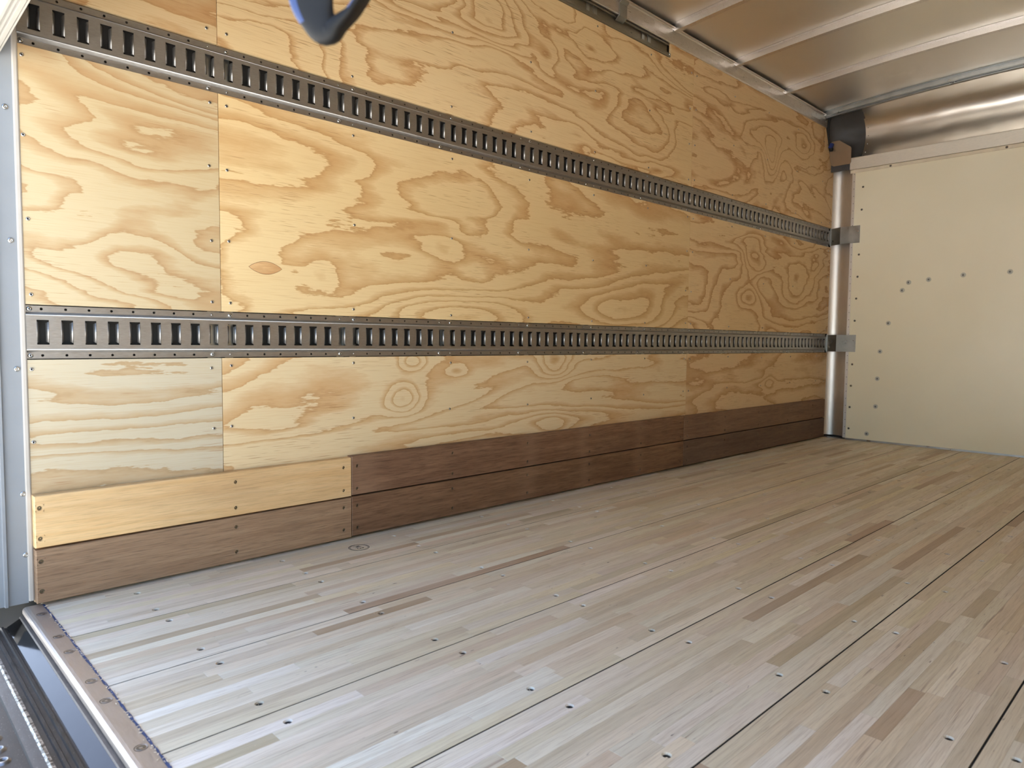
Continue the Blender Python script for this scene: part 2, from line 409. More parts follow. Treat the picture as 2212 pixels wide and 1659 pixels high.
# the boat-shaped repair patch in the centre panel
def boat_patch(xc, zc, L, Hh, parent):
    pts = []
    for i in range(13):
        a = i / 12; pts.append((xc - L + 2 * L * a, zc - Hh * math.sin(math.pi * a) ** 0.8))
    for i in range(1, 12):
        a = 1 - i / 12; pts.append((xc - L + 2 * L * a, zc + Hh * math.sin(math.pi * a) ** 0.8))
    n = len(pts)
    v = [(p[0], -0.0006, p[1]) for p in pts] + [(p[0], 0.002, p[1]) for p in pts]
    f = [tuple(range(n))] + [(i, n + i, n + (i+1) % n, (i+1) % n) for i in range(n)]
    o = ob('repair_patch', mesh('repair_patch', v, f, mats=[plywood('plywood_patch', 97.0, 2.0, [], 0.6, (220, 182, 132), (180, 130, 80))]), parent)
    pv = [(xc + (p[0]-xc) * 1.03, -0.0002, zc + (p[1]-zc) * 1.07) for p in pts]; pv2 = [(p[0], 0.002, p[2]) for p in pv]
    f = [tuple(range(n))] + [(i, n + i, n + (i+1) % n, (i+1) % n) for i in range(n)]
    ob('patch_joint', mesh('patch_joint', pv + pv2, f, mats=[plain('glue_line', srgb(120, 82, 50), 0.7)]), parent)
boat_patch(0.345, 0.862, 0.050, 0.018, panels['B1'])

# ------------------------------------------------------------------ logistic tracks
PITCH, X0S, NS = 0.0508, -0.2173, 92
XEND = 4.452
def rail_mesh():
    V, F, SM = [], [], []
    YF, YW = 0.007, -0.006
    def add(vs, fs, sm=False):
        k = len(V); V.extend(vs); F.extend([tuple(i + k for i in q) for q in fs]); SM.extend([sm] * len(fs))
    def rect(x0, x1, z0, z1, y): add([(x0, y, z0), (x1, y, z0), (x1, y, z1), (x0, y, z1)], [(0, 1, 2, 3)])
    xs = XR - 0.001
    zf0, zf1 = 0.0155, 0.1125
    # stepped shoulders run the whole length
    for sgn in (1, -1):
        pr = [(YF, 0.0155), (0.0045, 0.0163), (-0.0035, 0.0200), (-0.0055, 0.0215), (YW, 0.0238)]
        pr = [(y, z if sgn > 0 else RAIL_H - z) for y, z in pr]
        v = []
        for y, z in pr: v += [(xs, y, z), (XEND, y, z)]
        fs = [(2*i, 2*i+1, 2*i+3, 2*i+2) for i in range(len(pr) - 1)]
        if sgn < 0: fs = [q[::-1] for q in fs]
        add(v, fs, True)
    zw0, zw1 = 0.0238, RAIL_H - 0.0238
    zc = RAIL_H / 2; sh = 0.0297; sw = 0.0126; lw = 0.0070; lz = 0.0225
    cur = xs
    for i in range(NS):
        c = X0S + i * PITCH; a, b = (c - PITCH/2 if i else xs), (c + PITCH/2 if i < NS - 1 else XEND)
        # web around the slot
        rect(a, b, zw0, zc - sh, YW); rect(a, b, zc + sh, zw1, YW)
        rect(a, c - sw, zc - sh, zc + sh, YW); rect(c + sw, b, zc - sh, zc + sh, YW)
        for s in (-1, 1):   # rolled lips
            prof = [(sw, 0.0), (sw - 0.0018, 0.0003), (sw - 0.0036, 0.0013), (lw + 0.0005, 0.0038), (lw, 0.0090)]
            v = []
            for j, (dx, dy) in enumerate(prof):
                zz = lz + 0.0035 * (1 - j / 4.0)
                v += [(c + s * dx, YW + dy, zc - zz), (c + s * dx, YW + dy, zc + zz)]
            fs = [(2*j, 2*j+1, 2*j+3, 2*j+2) for j in range(4)]
            if s < 0: fs = [q[::-1] for q in fs]
            add(v, fs, True)
        # slot end lips (short returns at the top and bottom edges)
        for (z0, z1) in ((0.0, zf0), (zf1, RAIL_H)):
            zm = (z0 + z1) / 2; hw = 0.0046; n = 8
            rect(a, c - hw, z0, z1, YF); rect(c + hw, b, z0, z1, YF)
            rect(c - hw, c + hw, z0, zm - hw, YF); rect(c - hw, c + hw, zm + hw, z1, YF)
            v = []
            for (kind, r, yy) in (('s', hw, YF), ('c', 0.0034, YF), ('c', 0.0034, YF + 0.002)):
                for q in range(n):
                    an = 2 * math.pi * q / n; cx, sx = math.cos(an), math.sin(an); m = max(abs(cx), abs(sx)) if kind == 's' else 1
                    v.append((c + r * cx / m, yy, zm + r * sx / m))
            add(v, [(j*n + q, j*n + (q+1) % n, (j+1)*n + (q+1) % n, (j+1)*n + q) for j in range(2) for q in range(n)])
    me = D.meshes.new('track_rail'); me.from_pydata(V, [], F); me.polygons.foreach_set('use_smooth', SM)
    me.materials.append(M_RAIL); me.update(); return me
RAILM = rail_mesh()
v, f, kk = lathe([(0.0062, 0.0), (0.0060, 0.0014), (0.0050, 0.0028), (0.0028, 0.0036), (0.0018, 0.0036), (0.0015, 0.0020)], 14)
BUTTON = mesh('button_rivet', v, f, True, [M_SCREW, M_SCREWD], [1 if k >= 4 else 0 for k in kk])
v, f, kk = lathe([(0.0030, 0.0), (0.0028, 0.0010), (0.0016, 0.0015)], 10)
PIN = mesh('pin_rivet', v, f, True, [M_SCREW])
def track(zb, label):
    root = tag(empty('logistic_track', (0, 0, zb)), label, 'cargo track', 'logistic tracks on the plywood wall')
    r = ob('rail', RAILM, root)
    md = r.modifiers.new('thick', 'SOLIDIFY'); md.thickness = 0.0016; md.offset = -1
    yy = 0.007
    for k in range(11):
        a, b = X0S + (8 + 8*k) * PITCH, X0S + (9 + 8*k) * PITCH
        ob('rivet', BUTTON, root, (b, yy, RAIL_H - 0.008)); ob('rivet', BUTTON, root, (a, yy, 0.008))
        ob('pin', PIN, root, (a, yy, RAIL_H - 0.008)); ob('pin', PIN, root, (b, yy, 0.008))
    for xx in (XR + 0.008, XEND - 0.010):
        for zz in (0.008, RAIL_H - 0.008): ob('rivet', BUTTON, root, (xx, yy, zz))
    # bent end bracket onto the front wall
    z0, z1 = 0.006, 0.122
    th = 0.002
    pf = [(4.436, -0.0085), (4.449, -0.012), (XF - 0.004, -0.086), (XF - 0.004, -0.214)]
    pb = [(4.436, -0.0065), (4.4505, -0.0105), (XF - 0.0015, -0.0865), (XF - 0.0015, -0.214)]
    v, f = extrude(pf + pb[::-1], 'z', z0, z1)
    br = ob('end_bracket', mesh('end_bracket', v, f, mats=[M_STEEL]), root)
    s = ob('screw', BUTTON, br, (XF - 0.004, -0.202, (z0 + z1) / 2 + 0.02)); s.rotation_euler = (0, 0, -math.pi / 2)
    return root
track(ZL, 'lower galvanized steel slotted cargo track, at knee height on the plywood wall')
track(ZU, 'upper galvanized steel slotted cargo track, running from the top left corner')

# ------------------------------------------------------------------ scuff boards along the foot of the wall
bb = tag(empty('baseboard_left', (0, 0, 0)), kind='structure')
BM = {
 'light': board_mat('pale_oak_board', 2.0, (232, 200, 150), (218, 178, 124), 0.5),
 'mid': board_mat('weathered_brown_board', 6.0, (172, 144, 114), (146, 115, 88), 0.9),
 'dark1': board_mat('dark_stained_board', 9.0, (148, 116, 90), (116, 84, 63), 1.0, [(1.45, 0.05), (1.78, 0.04), (0.66, 0.06), (2.2, 0.04)]),
 'dark2': board_mat('dark_stained_board_low', 14.0, (145, 114, 87), (114, 84, 62), 1.0, [(1.43, 0.05), (1.80, 0.04), (2.2, 0.04)]),
 'far1': board_mat('dark_board_front_upper', 17.0, (150, 122, 100), (126, 97, 78), 0.8, [(3.0, 0.05), (3.72, 0.03)]),
 'far2': board_mat('dark_board_front_lower', 19.0, (128, 106, 90), (104, 83, 70), 0.8)}
v, f, kk = lathe([(0.0046, 0.0), (0.0044, 0.0004), (0.0022, 0.0004), (0.0014, -0.0008)], 12)
CSK = mesh('countersunk_screw', v, f, False, [galvanized('bronzed_screw', (120, 112, 92), 0.4), M_SCREWD], [1 if k >= 2 else 0 for k in kk])
def board(x0, x1, z0, z1, xsn, zs, mat, label):
    holes = [(x, z, 0.0058) for x in xsn for z in zs]
    V, F = plate(x0, x1, z0, z1, holes, 0.0045, 0.8, 14, back=0.0275, chamfer=0.0018)
    o = ob('board', mesh('board', [(p[0], -0.028 + p[2], p[1]) for p in V], F, mats=[mat]), bb)
    o['label'] = label
    for h in holes: ob('screw', CSK, o, (h[0], -0.0242, h[1]))
zl, zh = (0.036, 0.109), (0.165, 0.240)
LX = [-0.239, 0.236, 0.587]; DX = [0.637, 1.039, 1.432, 1.826, 2.215, 2.565]; FX = [2.630, 3.02, 3.42, 3.82, 4.20]
board(-0.250, 0.6148, 0.1430, 0.270, LX, zh, BM['light'], 'pale oak upper board at the rear end')
board(-0.250, 0.6148, 0.007, 0.1380, LX, zl, BM['mid'], 'weathered brown lower board at the rear end')
board(0.6166, 2.594, 0.1450, 0.2735, DX, zh, BM['dark1'], 'long dark stained upper board')
board(0.6166, 2.594, 0.010, 0.1402, DX, zl, BM['dark2'], 'long dark stained lower board')
board(2.5972, 4.403, 0.1450, 0.2715, FX, zh, BM['far1'], 'brown upper board reaching the front corner')
board(2.5972, 4.403, 0.010, 0.1402, FX, zl, BM['far2'], 'dark brown lower board reaching the front corner')

# ------------------------------------------------------------------ floor
fl = tag(box('floor', -0.262, 4.72, -2.36, 0.05, -0.09, -0.034, M_SUB), kind='structure')
SEAM = [0.016, -0.2795, -0.5724, -0.8689, -1.164, -1.4592, -1.7545, -2.0498, -2.339]
HX = [-0.050 + 0.392 * i for i in range(12)]
TINTS = [((230, 221, 201), 6), ((224, 213, 191), 6), ((236, 230, 214), 4), ((221, 209, 186), 4), ((218, 203, 177), 3), ((228, 217, 190), 3), ((200, 186, 158), 1.0), ((190, 168, 142), 0.5), ((234, 226, 205), 4)]
TP = [t_[0] for t_ in TINTS]; TWt = [t_[1] for t_ in TINTS]
def proj(p):
    d = Vector(p) - CAMP; zc = d.dot(CF)
    if zc < 0.05: return None
    return (1106 + FPX * d.dot(CR) / zc, 829.5 + FPX * d.dot(CD) / zc, zc)
staves = []; boards = []
NST = 10
for bi in range(8):
    y1, y0 = SEAM[bi] - 0.0018, SEAM[bi + 1] + 0.0018
    bo = box('floor_board', -0.236, 4.43, y0, y1, -0.034, -0.0105, M_SUB, fl); boards.append(bo)
    wst = (y1 - y0) / NST
    if bi < 7: box('seam_filler', -0.2355, 4.43, SEAM[bi + 1] - 0.0017, SEAM[bi + 1] + 0.0017, -0.030, -0.0009, M_SEAM, bo)
    hole_rows = {}
    for si, ny in ((1, y1), (NST - 2, y0)):
        for hx in HX:
            if bi == 0 and si == 1: continue
            hole_rows.setdefault(si, []).append(hx + random.uniform(-0.006, 0.006))
    if bi == 0: hole_rows[3] = [h + 0.004 for h in HX]
    for si in range(NST):
        ya, yb = y1 - (si + 1) * wst, y1 - si * wst
        hs = hole_rows.get(si, [])
        xq = -0.2355 + random.uniform(-0.004, 0.002); cuts = [xq]; cur = xq + random.uniform(0.08, 0.7)
        while cur < 4.25:
            if all(abs(cur - h) > 0.03 for h in hs): cuts.append(cur); cur += random.choice((random.uniform(0.22, 0.45), random.uniform(0.35, 0.85)))
            else: cur += 0.035
        cuts.append(4.43)
        for a, b in zip(cuts[:-1], cuts[1:]):
            hh = [(h, (ya + yb) / 2, 0.0082) for h in hs if a + 0.02 < h < b - 0.02]
            V, F = plate(a + 0.0001, b - 0.0001, ya + 0.00008, yb - 0.00008, hh, 0.0045, 0.86, 16, back=0.0104, chamfer=0.00025)
            V = [(p[0], p[1], -p[2] + 0.0) for p in V]
            dz = random.uniform(-0.00012, 0.00012); V = [(p[0], p[1], p[2] + dz) for p in V]
            c = random.choices(TP, TWt)[0]; j = random.uniform(0.965, 1.025)
            cc = srgb(*[min(255, q * j + random.uniform(-2, 2)) for q in c])
            cc = (cc[0], cc[1], cc[2], random.random())
            ps = [proj((qx, qy, 0)) for qx, qy in ((a, ya), (b, ya), (b, yb), (a, yb))]
            area = 0
            if all(ps):
                q = [(min(2212, max(0, p[0])), min(1659, max(0, p[1]))) for p in ps]
                area = abs(sum(q[i][0] * q[(i+1) % 4][1] - q[(i+1) % 4][0] * q[i][1] for i in range(4))) / 2
            staves.append((area, bi, V, F, cc, hh))
def tint_mesh(name, V, F, cols):
    me = mesh(name, V, F, mats=[M_STAVE])
    at = me.attributes.new('tint', 'FLOAT_COLOR', 'CORNER'); buf = []
    for p, c in zip(me.polygons, cols): buf += list(c) * p.loop_total
    at.data.foreach_set('color', buf); return me
order = sorted(range(len(staves)), key=lambda i: -staves[i][0])
single = set(order[:300])
rest = {}
v, f, kk = lathe([(0.0068, -0.0008), (0.0066, 0.0002), (0.0036, 0.0004), (0.0020, -0.0009)], 12)
v = [(p[0], p[2], -p[1]) for p in v]
FSC = mesh('floor_screw', v, [q[::-1] for q in f], False, [plain('floor_screw_pit_shade', srgb(40, 38, 36), 0.5, 0.3), M_SCREWD], [1 if k >= 2 else 0 for k in kk])  # dark head colour stands in for the shade inside the screw pits
for i, (area, bi, V, F, cc, hh) in enumerate(staves):
    if i in single: ob('stave', tint_mesh('stave', V, F, [cc] * len(F)), boards[bi])
    else: rest.setdefault(bi, []).append((V, F, cc))
    for h in hh: ob('screw', FSC, boards[bi], (h[0], h[1], -0.0036))
for bi, lst in rest.items():
    V, F, cols = [], [], []
    for v_, f_, c_ in lst:
        n = len(V); V += v_; F += [tuple(k + n for k in q) for q in f_]; cols += [c_] * len(f_)
    o = ob('stave_strips', tint_mesh('stave_strips', V, F, cols), boards[bi]); o['kind'] = 'stuff'
# stamped mark on the first board
def stamp(xc, yc, parent):
    V, F = [], []
    for r0, r1 in ((0.0305, 0.0325), (0.0270, 0.0282)):
        k = len(V); n = 40
        for i in range(n):
            a = 2 * math.pi * i / n
            V += [(r0 * math.cos(a), r0 * math.sin(a), 0), (r1 * math.cos(a), r1 * math.sin(a), 0)]
        F += [(k + 2*i, k + 2*i + 1, k + (2*i + 3) % (2*n), k + (2*i + 2) % (2*n)) for i in range(n)]
    # M and 3 drawn with strokes, reading across the truck, top towards the front wall
    def stroke(p, q, wd=0.0026):
        d = Vector((q[0]-p[0], q[1]-p[1])); d.normalize(); nx, ny = -d.y * wd/2, d.x * wd/2; e = d * wd * 0.4; k = len(V)
        for a, b in ((p[0]-e.x+nx, p[1]-e.y+ny), (p[0]-e.x-nx, p[1]-e.y-ny), (q[0]+e.x-nx, q[1]+e.y-ny), (q[0]+e.x+nx, q[1]+e.y+ny)):
            V.append((b, -a, 0))
        F.append((k, k+1, k+2, k+3))
    for p, q in (((-0.017, -0.010), (-0.015, 0.010)), ((-0.015, 0.010), (-0.010, -0.003)), ((-0.010, -0.003), (-0.004, 0.010)), ((-0.004, 0.010), (-0.002, -0.010))): stroke(p, q)
    def arc(cx, cy, r, a0, a1, n=7):
        pts = [(cx + r * math.cos(math.radians(a0 + (a1 - a0) * i / n)), cy + r * math.sin(math.radians(a0 + (a1 - a0) * i / n))) for i in range(n + 1)]
        for a, b in zip(pts[:-1], pts[1:]): stroke(a, b)
    arc(0.009, 0.005, 0.005, 150, -90); arc(0.009, -0.005, 0.005, 90, -150)
    V = [(xc + p[0], yc + p[1], 0.00035) for p in V]
    o = ob('ink_stamp', mesh('ink_stamp', V, F, mats=[plain('black_ink', srgb(58, 52, 50), 0.7)]), parent)
    o['label'] = 'black round stamp with M3 in a double ring'
stamp(0.583, -0.123, boards[0])
# sawdust and splinters
V, F = [], []
def chip(x, y, s, z=0.0):
    a = random.uniform(0, 6.28); l, wd, hgt = s, s * random.uniform(0.25, 0.6), s * 0.25
    c, sn = math.cos(a), math.sin(a); k = len(V)
    for dx, dy, dz in ((-l, -wd, 0), (l, -wd, 0), (l * .7, wd, 0), (-l, wd, 0), (-l * .6, 0, hgt), (l * .6, 0, hgt)):
        V.append((x + dx * c - dy * sn, y + dx * sn + dy * c, z + 0.0003 + dz))
    F.extend([(0+k, 1+k, 5+k, 4+k), (2+k, 3+k, 4+k, 5+k), (1+k, 2+k, 5+k), (3+k, 0+k, 4+k)])
for hx in HX[:8]:
    for sy in SEAM[1:6]:
        for s in (-0.044, 0.044):
            for q in range(random.randint(0, 7)): chip(hx + random.gauss(0, 0.012) - 0.01, sy + s + random.gauss(0, 0.010), random.uniform(0.0007, 0.0018))
for q in range(160): chip(random.uniform(-0.22, 2.5), random.uniform(-1.6, -0.04), random.uniform(0.0006, 0.0016))
for q in range(260): chip(-0.236 + random.gauss(0, 0.0022), random.uniform(-1.4, -0.03), random.uniform(0.001, 0.003), 0.0012)
so_ = ob('sawdust', mesh('sawdust', V, F, mats=[plain('pale_sawdust', srgb(228, 208, 176), 0.8)]))
tag(so_, 'pale sawdust flakes and splinters scattered over the floor boards', 'sawdust', kind='stuff')

# ------------------------------------------------------------------ rear sill
ts = tag(empty('trim_4', (0, 0, 0)), kind='structure')
prof = [(-0.2372, 0.0010), (-0.266, 0.0012), (-0.2715, 0.0006), (-0.2755, -0.0015), (-0.2775, -0.0045), (-0.278, -0.008), (-0.278, -0.013), (-0.275, -0.013), (-0.275, -0.007), (-0.270, -0.004), (-0.2372, -0.004)]
v, f = extrude(prof, 'y', YR, -0.012)
o = ob('threshold_strip', mesh('threshold_strip', v, f, mats=[galvanized('threshold_aluminium', (186, 176, 166), 0.42, (30, 3, 30), 0.08, 0.7)]), ts)
o['label'] = 'pale aluminium threshold strip with countersunk screws'
v, f, kk = lathe([(0.0105, 0.0), (0.0090, -0.0004), (0.0078, -0.0012), (0.0072, -0.0002), (0.0030, -0.0002), (0.0022, -0.0014)], 18)
v = [(p[0], p[2], -p[1] + 0.0016) for p in v]
TS = mesh('sill_screw', v, [q[::-1] for q in f], False, [galvanized('sill_screw_steel', (140, 140, 142), 0.35), M_SCREWD], [1 if k >= 4 else 0 for k in kk])
for yy in (-0.088, -0.259, -0.358, -0.531, -0.630, -0.829, -0.925, -1.12, -1.22, -1.42, -1.51, -1.71, -1.81, -2.0, -2.1): ob('screw', TS, ts, (-0.252, yy, 0.0))
V, F = [], []
n = 170
for i in range(n + 1):
    yy = -0.02 - i * 1.9 / n
    a = -0.2345 + random.uniform(-0.0006, 0.0012); b = -0.2378 + random.uniform(-0.0012, 0.0006)
    V += [(b, yy, 0.0016), (a, yy, 0.0017)]
F = [(2*i, 2*i+1, 2*i+3, 2*i+2) for i in range(n)]
ob('sealant_bead', mesh('sealant_bead', V, F, mats=[M_SEAL]), ts)['label'] = 'dark blue sealant line'

bp = tag(empty('rear_bumper', (-0.36, -1.17, -0.1)), 'dark worn steel rear bumper step outside the threshold strip', 'bumper')
def bpart(name, prof, mat, y1=-0.004, label=None):
    v, f = extrude(prof, 'y', YR, y1); v = [(p[0] + 0.36, p[1] + 1.17, p[2] + 0.1) for p in v]
    o = ob(name, mesh(name, v, f, mats=[mat]), bp)
    if label: o['label'] = label
    return o
bpart('ledge', [(-0.262, -0.0215), (-0.2815, -0.0215), (-0.2835, -0.0235), (-0.2835, -0.060), (-0.262, -0.060)], M_LEDGE)
bpart('sloped_lip', [(-0.2835, -0.0245), (-0.3090, -0.0390), (-0.3090, -0.060), (-0.2835, -0.060)], M_GLOSS, -0.01, 'glossy sloped lip reflecting the sky')
gp = [(-0.3090, -0.0420)]
for (x_, z_) in ((-0.313, -0.0420), (-0.315, -0.0375), (-0.320, -0.0375), (-0.322, -0.0420), (-0.329, -0.0420), (-0.331, -0.0385), (-0.336, -0.0385), (-0.338, -0.0425), (-0.346, -0.0425)): gp.append((x_, z_))
gp += [(-0.346, -0.07), (-0.3090, -0.07)]
bpart('guide_channel', gp, M_BUMP, -0.004)
bpart('bare_ridge', [(-0.346, -0.0425), (-0.348, -0.0370), (-0.353, -0.0365), (-0.356, -0.0395), (-0.356, -0.07), (-0.346, -0.07)], M_RIDGE, -0.004, 'ridge scuffed to bare metal')
bpart('tread_plate', [(-0.356, -0.0395), (-0.373, -0.042), (-0.375, -0.045), (-0.62, -0.045), (-0.62, -0.10), (-0.356, -0.10)], M_BUMP, 0.05)
v, f, kk = lathe([(0.0125, 0.0), (0.0105, 0.0022), (0.0075, 0.0042), (0.0062, 0.0042), (0.0055, 0.0006)], 16)
v = [(p[0], p[2], -p[1]) for p in v]
GRIP = mesh('grip_button', v, [q[::-1] for q in f], True, [galvanized('worn_grip', (150, 150, 150), 0.35), M_BLACK], [1 if k >= 4 else 0 for k in kk])
yb_ = -0.02
while yb_ > -2.3:
    for j, xx in enumerate((-0.405, -0.455, -0.505, -0.555)):
        ob('grip_button', GRIP, bp, (xx + 0.36, yb_ - (0.022 if j % 2 else 0) + 1.17, -0.045 + 0.1))
    yb_ -= 0.044

# ------------------------------------------------------------------ rear post (left door jamb)
tp = tag(empty('trim_3', (0, 0, 0)), kind='structure')
v, f = extrude([(-0.2505, -0.001), (-0.2535, -0.003), (-0.2595, -0.003), (-0.2620, 0.001), (-0.2620, 0.010), (-0.2505, 0.010)], 'z', 0.010, 2.10)
ob('edge_bead', mesh('edge_bead', v, f, mats=[M_CREAM]), tp)['label'] = 'cream rounded edge bead'
v, f = extrude([(-0.262, 0.002), (-0.303, 0.003), (-0.3035, -0.005), (-0.3095, -0.005), (-0.3105, 0.004), (-0.345, 0.004), (-0.345, 0.052), (-0.262, 0.052)], 'z', 0.006, 2.25)
ob('jamb', mesh('jamb', v, f, mats=[M_POST]), tp)['label'] = 'grey painted steel jamb'
v, f, kk = lathe([(0.0068, 0.0), (0.0066, 0.0012), (0.0052, 0.0026), (0.0030, 0.0031), (0.0022, 0.0024), (0.0012, 0.0030)], 16)
JR = mesh('jamb_rivet', v, f, True, [M_SCREW])
for xx, zz in ((-0.277, 1.183), (-0.2745, 0.877), (-0.2705, 0.575), (-0.2665, 0.274), (-0.2650, 0.125)): ob('rivet', JR, tp, (xx, 0.002, zz))

# ------------------------------------------------------------------ roll-up door, half raised
rd = tag(empty('roll_up_door', (-0.285, -1.17, 1.296)), 'cream ribbed roll-up door, half raised at the rear opening', 'door')
def dpart(name, prof, mat, y0=-2.33, y1=-0.012, label=None):
    v, f = extrude(prof, 'y', y0, y1); v = [(p[0] + 0.285, p[1] + 1.17, p[2] - 1.296) for p in v]
    o = ob(name, mesh(name, v, f, mats=[mat]), rd)
    if label: o['label'] = label
    return o
ZB = 1.296
rib = [(-0.285, ZB + 0.004), (-0.2865, ZB), (-0.2895, ZB), (-0.2900, ZB + 0.0025), (-0.2908, ZB + 0.0025), (-0.2913, ZB), (-0.2990, ZB), (-0.2998, ZB + 0.004),
       (-0.3030, ZB + 0.005), (-0.3035, ZB + 0.001), (-0.3065, ZB + 0.001), (-0.3072, ZB + 0.005), (-0.3110, ZB + 0.005), (-0.3118, ZB + 0.001), (-0.3170, ZB + 0.001), (-0.3180, ZB + 0.006), (-0.3180, ZB + 0.040), (-0.285, ZB + 0.040)]
dpart('bottom_rail', rib, M_DOOR, label='ribbed cream bottom rail of the door')
zz = ZB + 0.041
for i in range(3):
    dpart('door_panel', [(-0.288, zz), (-0.312, zz), (-0.312, zz + 0.225), (-0.288, zz + 0.225)], M_DOOR); zz += 0.229
# panels turning into the horizontal tracks
cx, cz, rr = -0.02, 1.83, 0.268
for i in range(2):
    a0, a1 = math.pi - i * math.pi / 4 - 0.02 - math.radians(0), math.pi - (i + 1) * math.pi / 4 + 0.01
    zofs = 0.0
    p = []
    for r_ in (rr, rr + 0.022):
        p.append([(cx + r_ * math.cos(a0), zz - 0.02 + 0.24 * math.sin(a0) * r_ / rr), (cx + r_ * math.cos(a1), zz - 0.02 + 0.24 * math.sin(a1) * r_ / rr)])
    if zz > 0: dpart('door_panel', [(p[0][0][0], min(2.16, p[0][0][1])), (p[0][1][0], min(2.16, p[0][1][1])), (p[1][1][0], min(2.185, p[1][1][1] + 0.02)), (p[1][0][0] - 0.002, min(2.185, p[1][0][1] + 0.02))], M_DOOR, -2.32, -0.02)
xx = 0.0
for i in range(5):
    dpart('door_panel', [(xx, 2.135), (xx + 0.225, 2.135), (xx + 0.225, 2.157), (xx, 2.157)], M_DOOR, -2.32, -0.02); xx += 0.229

# ------------------------------------------------------------------ pull strap hanging from the door
ps = empty('pull_strap', (-0.2845, -1.4755, 0.8915))
tag(ps, 'black and blue webbing pull strap hanging in a loop at the top', 'strap')
e1 = Vector((0.718, -0.696, 0)).normalized(); e2 = Vector((0.695, 0.717, 0)).normalized()
# a twisted webbing loop: the section turns from broad (left leg) to edge-on (right leg)
# (across, z, depth, half width in the loop plane, half width in depth)
ctl = [(-0.0105, 0.395, 0.0, .0180, .0040), (-0.0105, 0.25, 0.0, .0180, .0040), (-0.0100, 0.10, 0.0, .0180, .0040), (-0.0092, 0.050, 0.0, .0178, .0042), (-0.0085, 0.036, 0.001, .0175, .0050), (-0.0042, 0.0222, 0.003, .0142, .0080),
       (0.0026, 0.0140, 0.006, .0120, .0120), (0.0105, 0.0212, 0.010, .0078, .0165), (0.0200, 0.0305, 0.013, .0052, .0190), (0.0256, 0.0385, 0.015, .0042, .0200), (0.033, 0.055, 0.017, .0040, .0200), (0.040, 0.10, 0.020, .0040, .0200), (0.044, 0.25, 0.022, .0040, .0200), (0.044, 0.395, 0.022, .0040, .0200)]
def cr(p0, p1, p2, p3, s): return 0.5 * ((2*p1) + (-p0 + p2) * s + (2*p0 - 5*p1 + 4*p2 - p3) * s*s + (-p0 + 3*p1 - 3*p2 + p3) * s**3)
smp = []
for i in range(len(ctl) - 1):
    q = [ctl[max(0, i-1)], ctl[i], ctl[i+1], ctl[min(len(ctl)-1, i+2)]]
    for s in range(8): smp.append([cr(q[0][k], q[1][k], q[2][k], q[3][k], s / 8.0) for k in range(5)])
smp.append(list(ctl[-1]))
DEP = e2 * 0.94 + Vector((0, 0, 0.34))
def loop_sweep(i0, i1, a0, a1, K, grow=1.0):
    V, F = [], []; full = abs(a1 - a0) > 359
    for i in range(i0, i1):
        s = smp[i]; p = smp[max(0, i-1)]; q = smp[min(len(smp)-1, i+1)]
        tx, tz = q[0] - p[0], q[1] - p[1]; L = math.hypot(tx, tz); nx, nz = tz / L, -tx / L       # n points to the left of travel = outside of the loop is -n
        C0 = e1 * s[0] + Vector((0, 0, s[1])) + e2 * s[2]
        for k in range(K):
            a = math.radians(a0 + (a1 - a0) * k / (K if full else K - 1))
            ca, sa = math.cos(a), math.sin(a); pw = lambda w_: math.copysign(abs(w_) ** 0.75, w_)
            V.append(C0 + (e1 * nx + Vector((0, 0, nz))) * (s[3] * grow * pw(ca)) + DEP * (s[4] * grow * pw(sa)))
    m = i1 - i0
    for i in range(m - 1):
        for k in range(K if full else K - 1):
            k2 = (k + 1) % K; F.append((i*K + k, i*K + k2, (i+1)*K + k2, (i+1)*K + k))
    return V, F
tw = NT('black_webbing'); x, y, z = tw.pos()
nz = tw.noise(tw.vec(x, y, z), 700, 2, 0.6); tw.bump(nz, 0.4, 0.0006)
M_WEB = tw.out(srgb(15, 15, 15), 0.6, 0.0, 0.3)
V, F = loop_sweep(0, len(smp), 0, 360, 20); ob('webbing', mesh('webbing', V, F, True, [M_WEB]), ps)
M_STRIPE = plain('blue_webbing', srgb(34, 50, 90), 0.5)
kl = max(k for k in range(len(smp) // 2) if smp[k][1] > 0.021); kr = min(k for k in range(len(smp) // 2, len(smp)) if smp[k][1] > 0.034)
for (i0, i1, a0, a1) in ((0, kl, -58, 40), (kr, len(smp), 150, 262)):
    V, F = loop_sweep(i0, i1, a0, a1, 9, 1.03); ob('edge_stripe', mesh('edge_stripe', V, F, True, [M_STRIPE]), ps)['label'] = 'blue woven edge stripe'

# ------------------------------------------------------------------ ceiling
ROOFX0, ROOFX1 = -0.33, 4.36
def roofz(y): return 2.205 + 0.055 * (1 - ((y + 1.17) / 1.22) ** 2)
BOWX = [2.440 - 0.6096 * k for k in range(4, 0, -1)] + [2.440, 3.0496, 3.6592, 4.2688]
V, F = [], []
nx, ny = 120, 40
for i in range(nx + 1):
    xx = ROOFX0 + (ROOFX1 - ROOFX0) * i / nx
    dmin = min(abs(xx - b) for b in BOWX)
    for j in range(ny + 1):
        yy = 0.05 - 2.44 * j / ny
        pil = 0.007 * math.sin(min(1, dmin / 0.3048) * math.pi / 2) * max(0, 1 - ((yy + 1.17) / 1.2) ** 6)
        V.append((xx, yy, roofz(yy) + 0.004 + pil))
for i in range(nx):
    for j in range(ny):
        a = i * (ny + 1) + j; F.append((a, a + 1, a + ny + 2, a + ny + 1))
ce = tag(ob('ceiling', mesh('ceiling', V, F, True, [M_ROOF])), kind='structure')
box('roof_outer_skin', -0.36, 4.76, -2.42, 0.07, 2.34, 2.36, M_SKIN, ce)
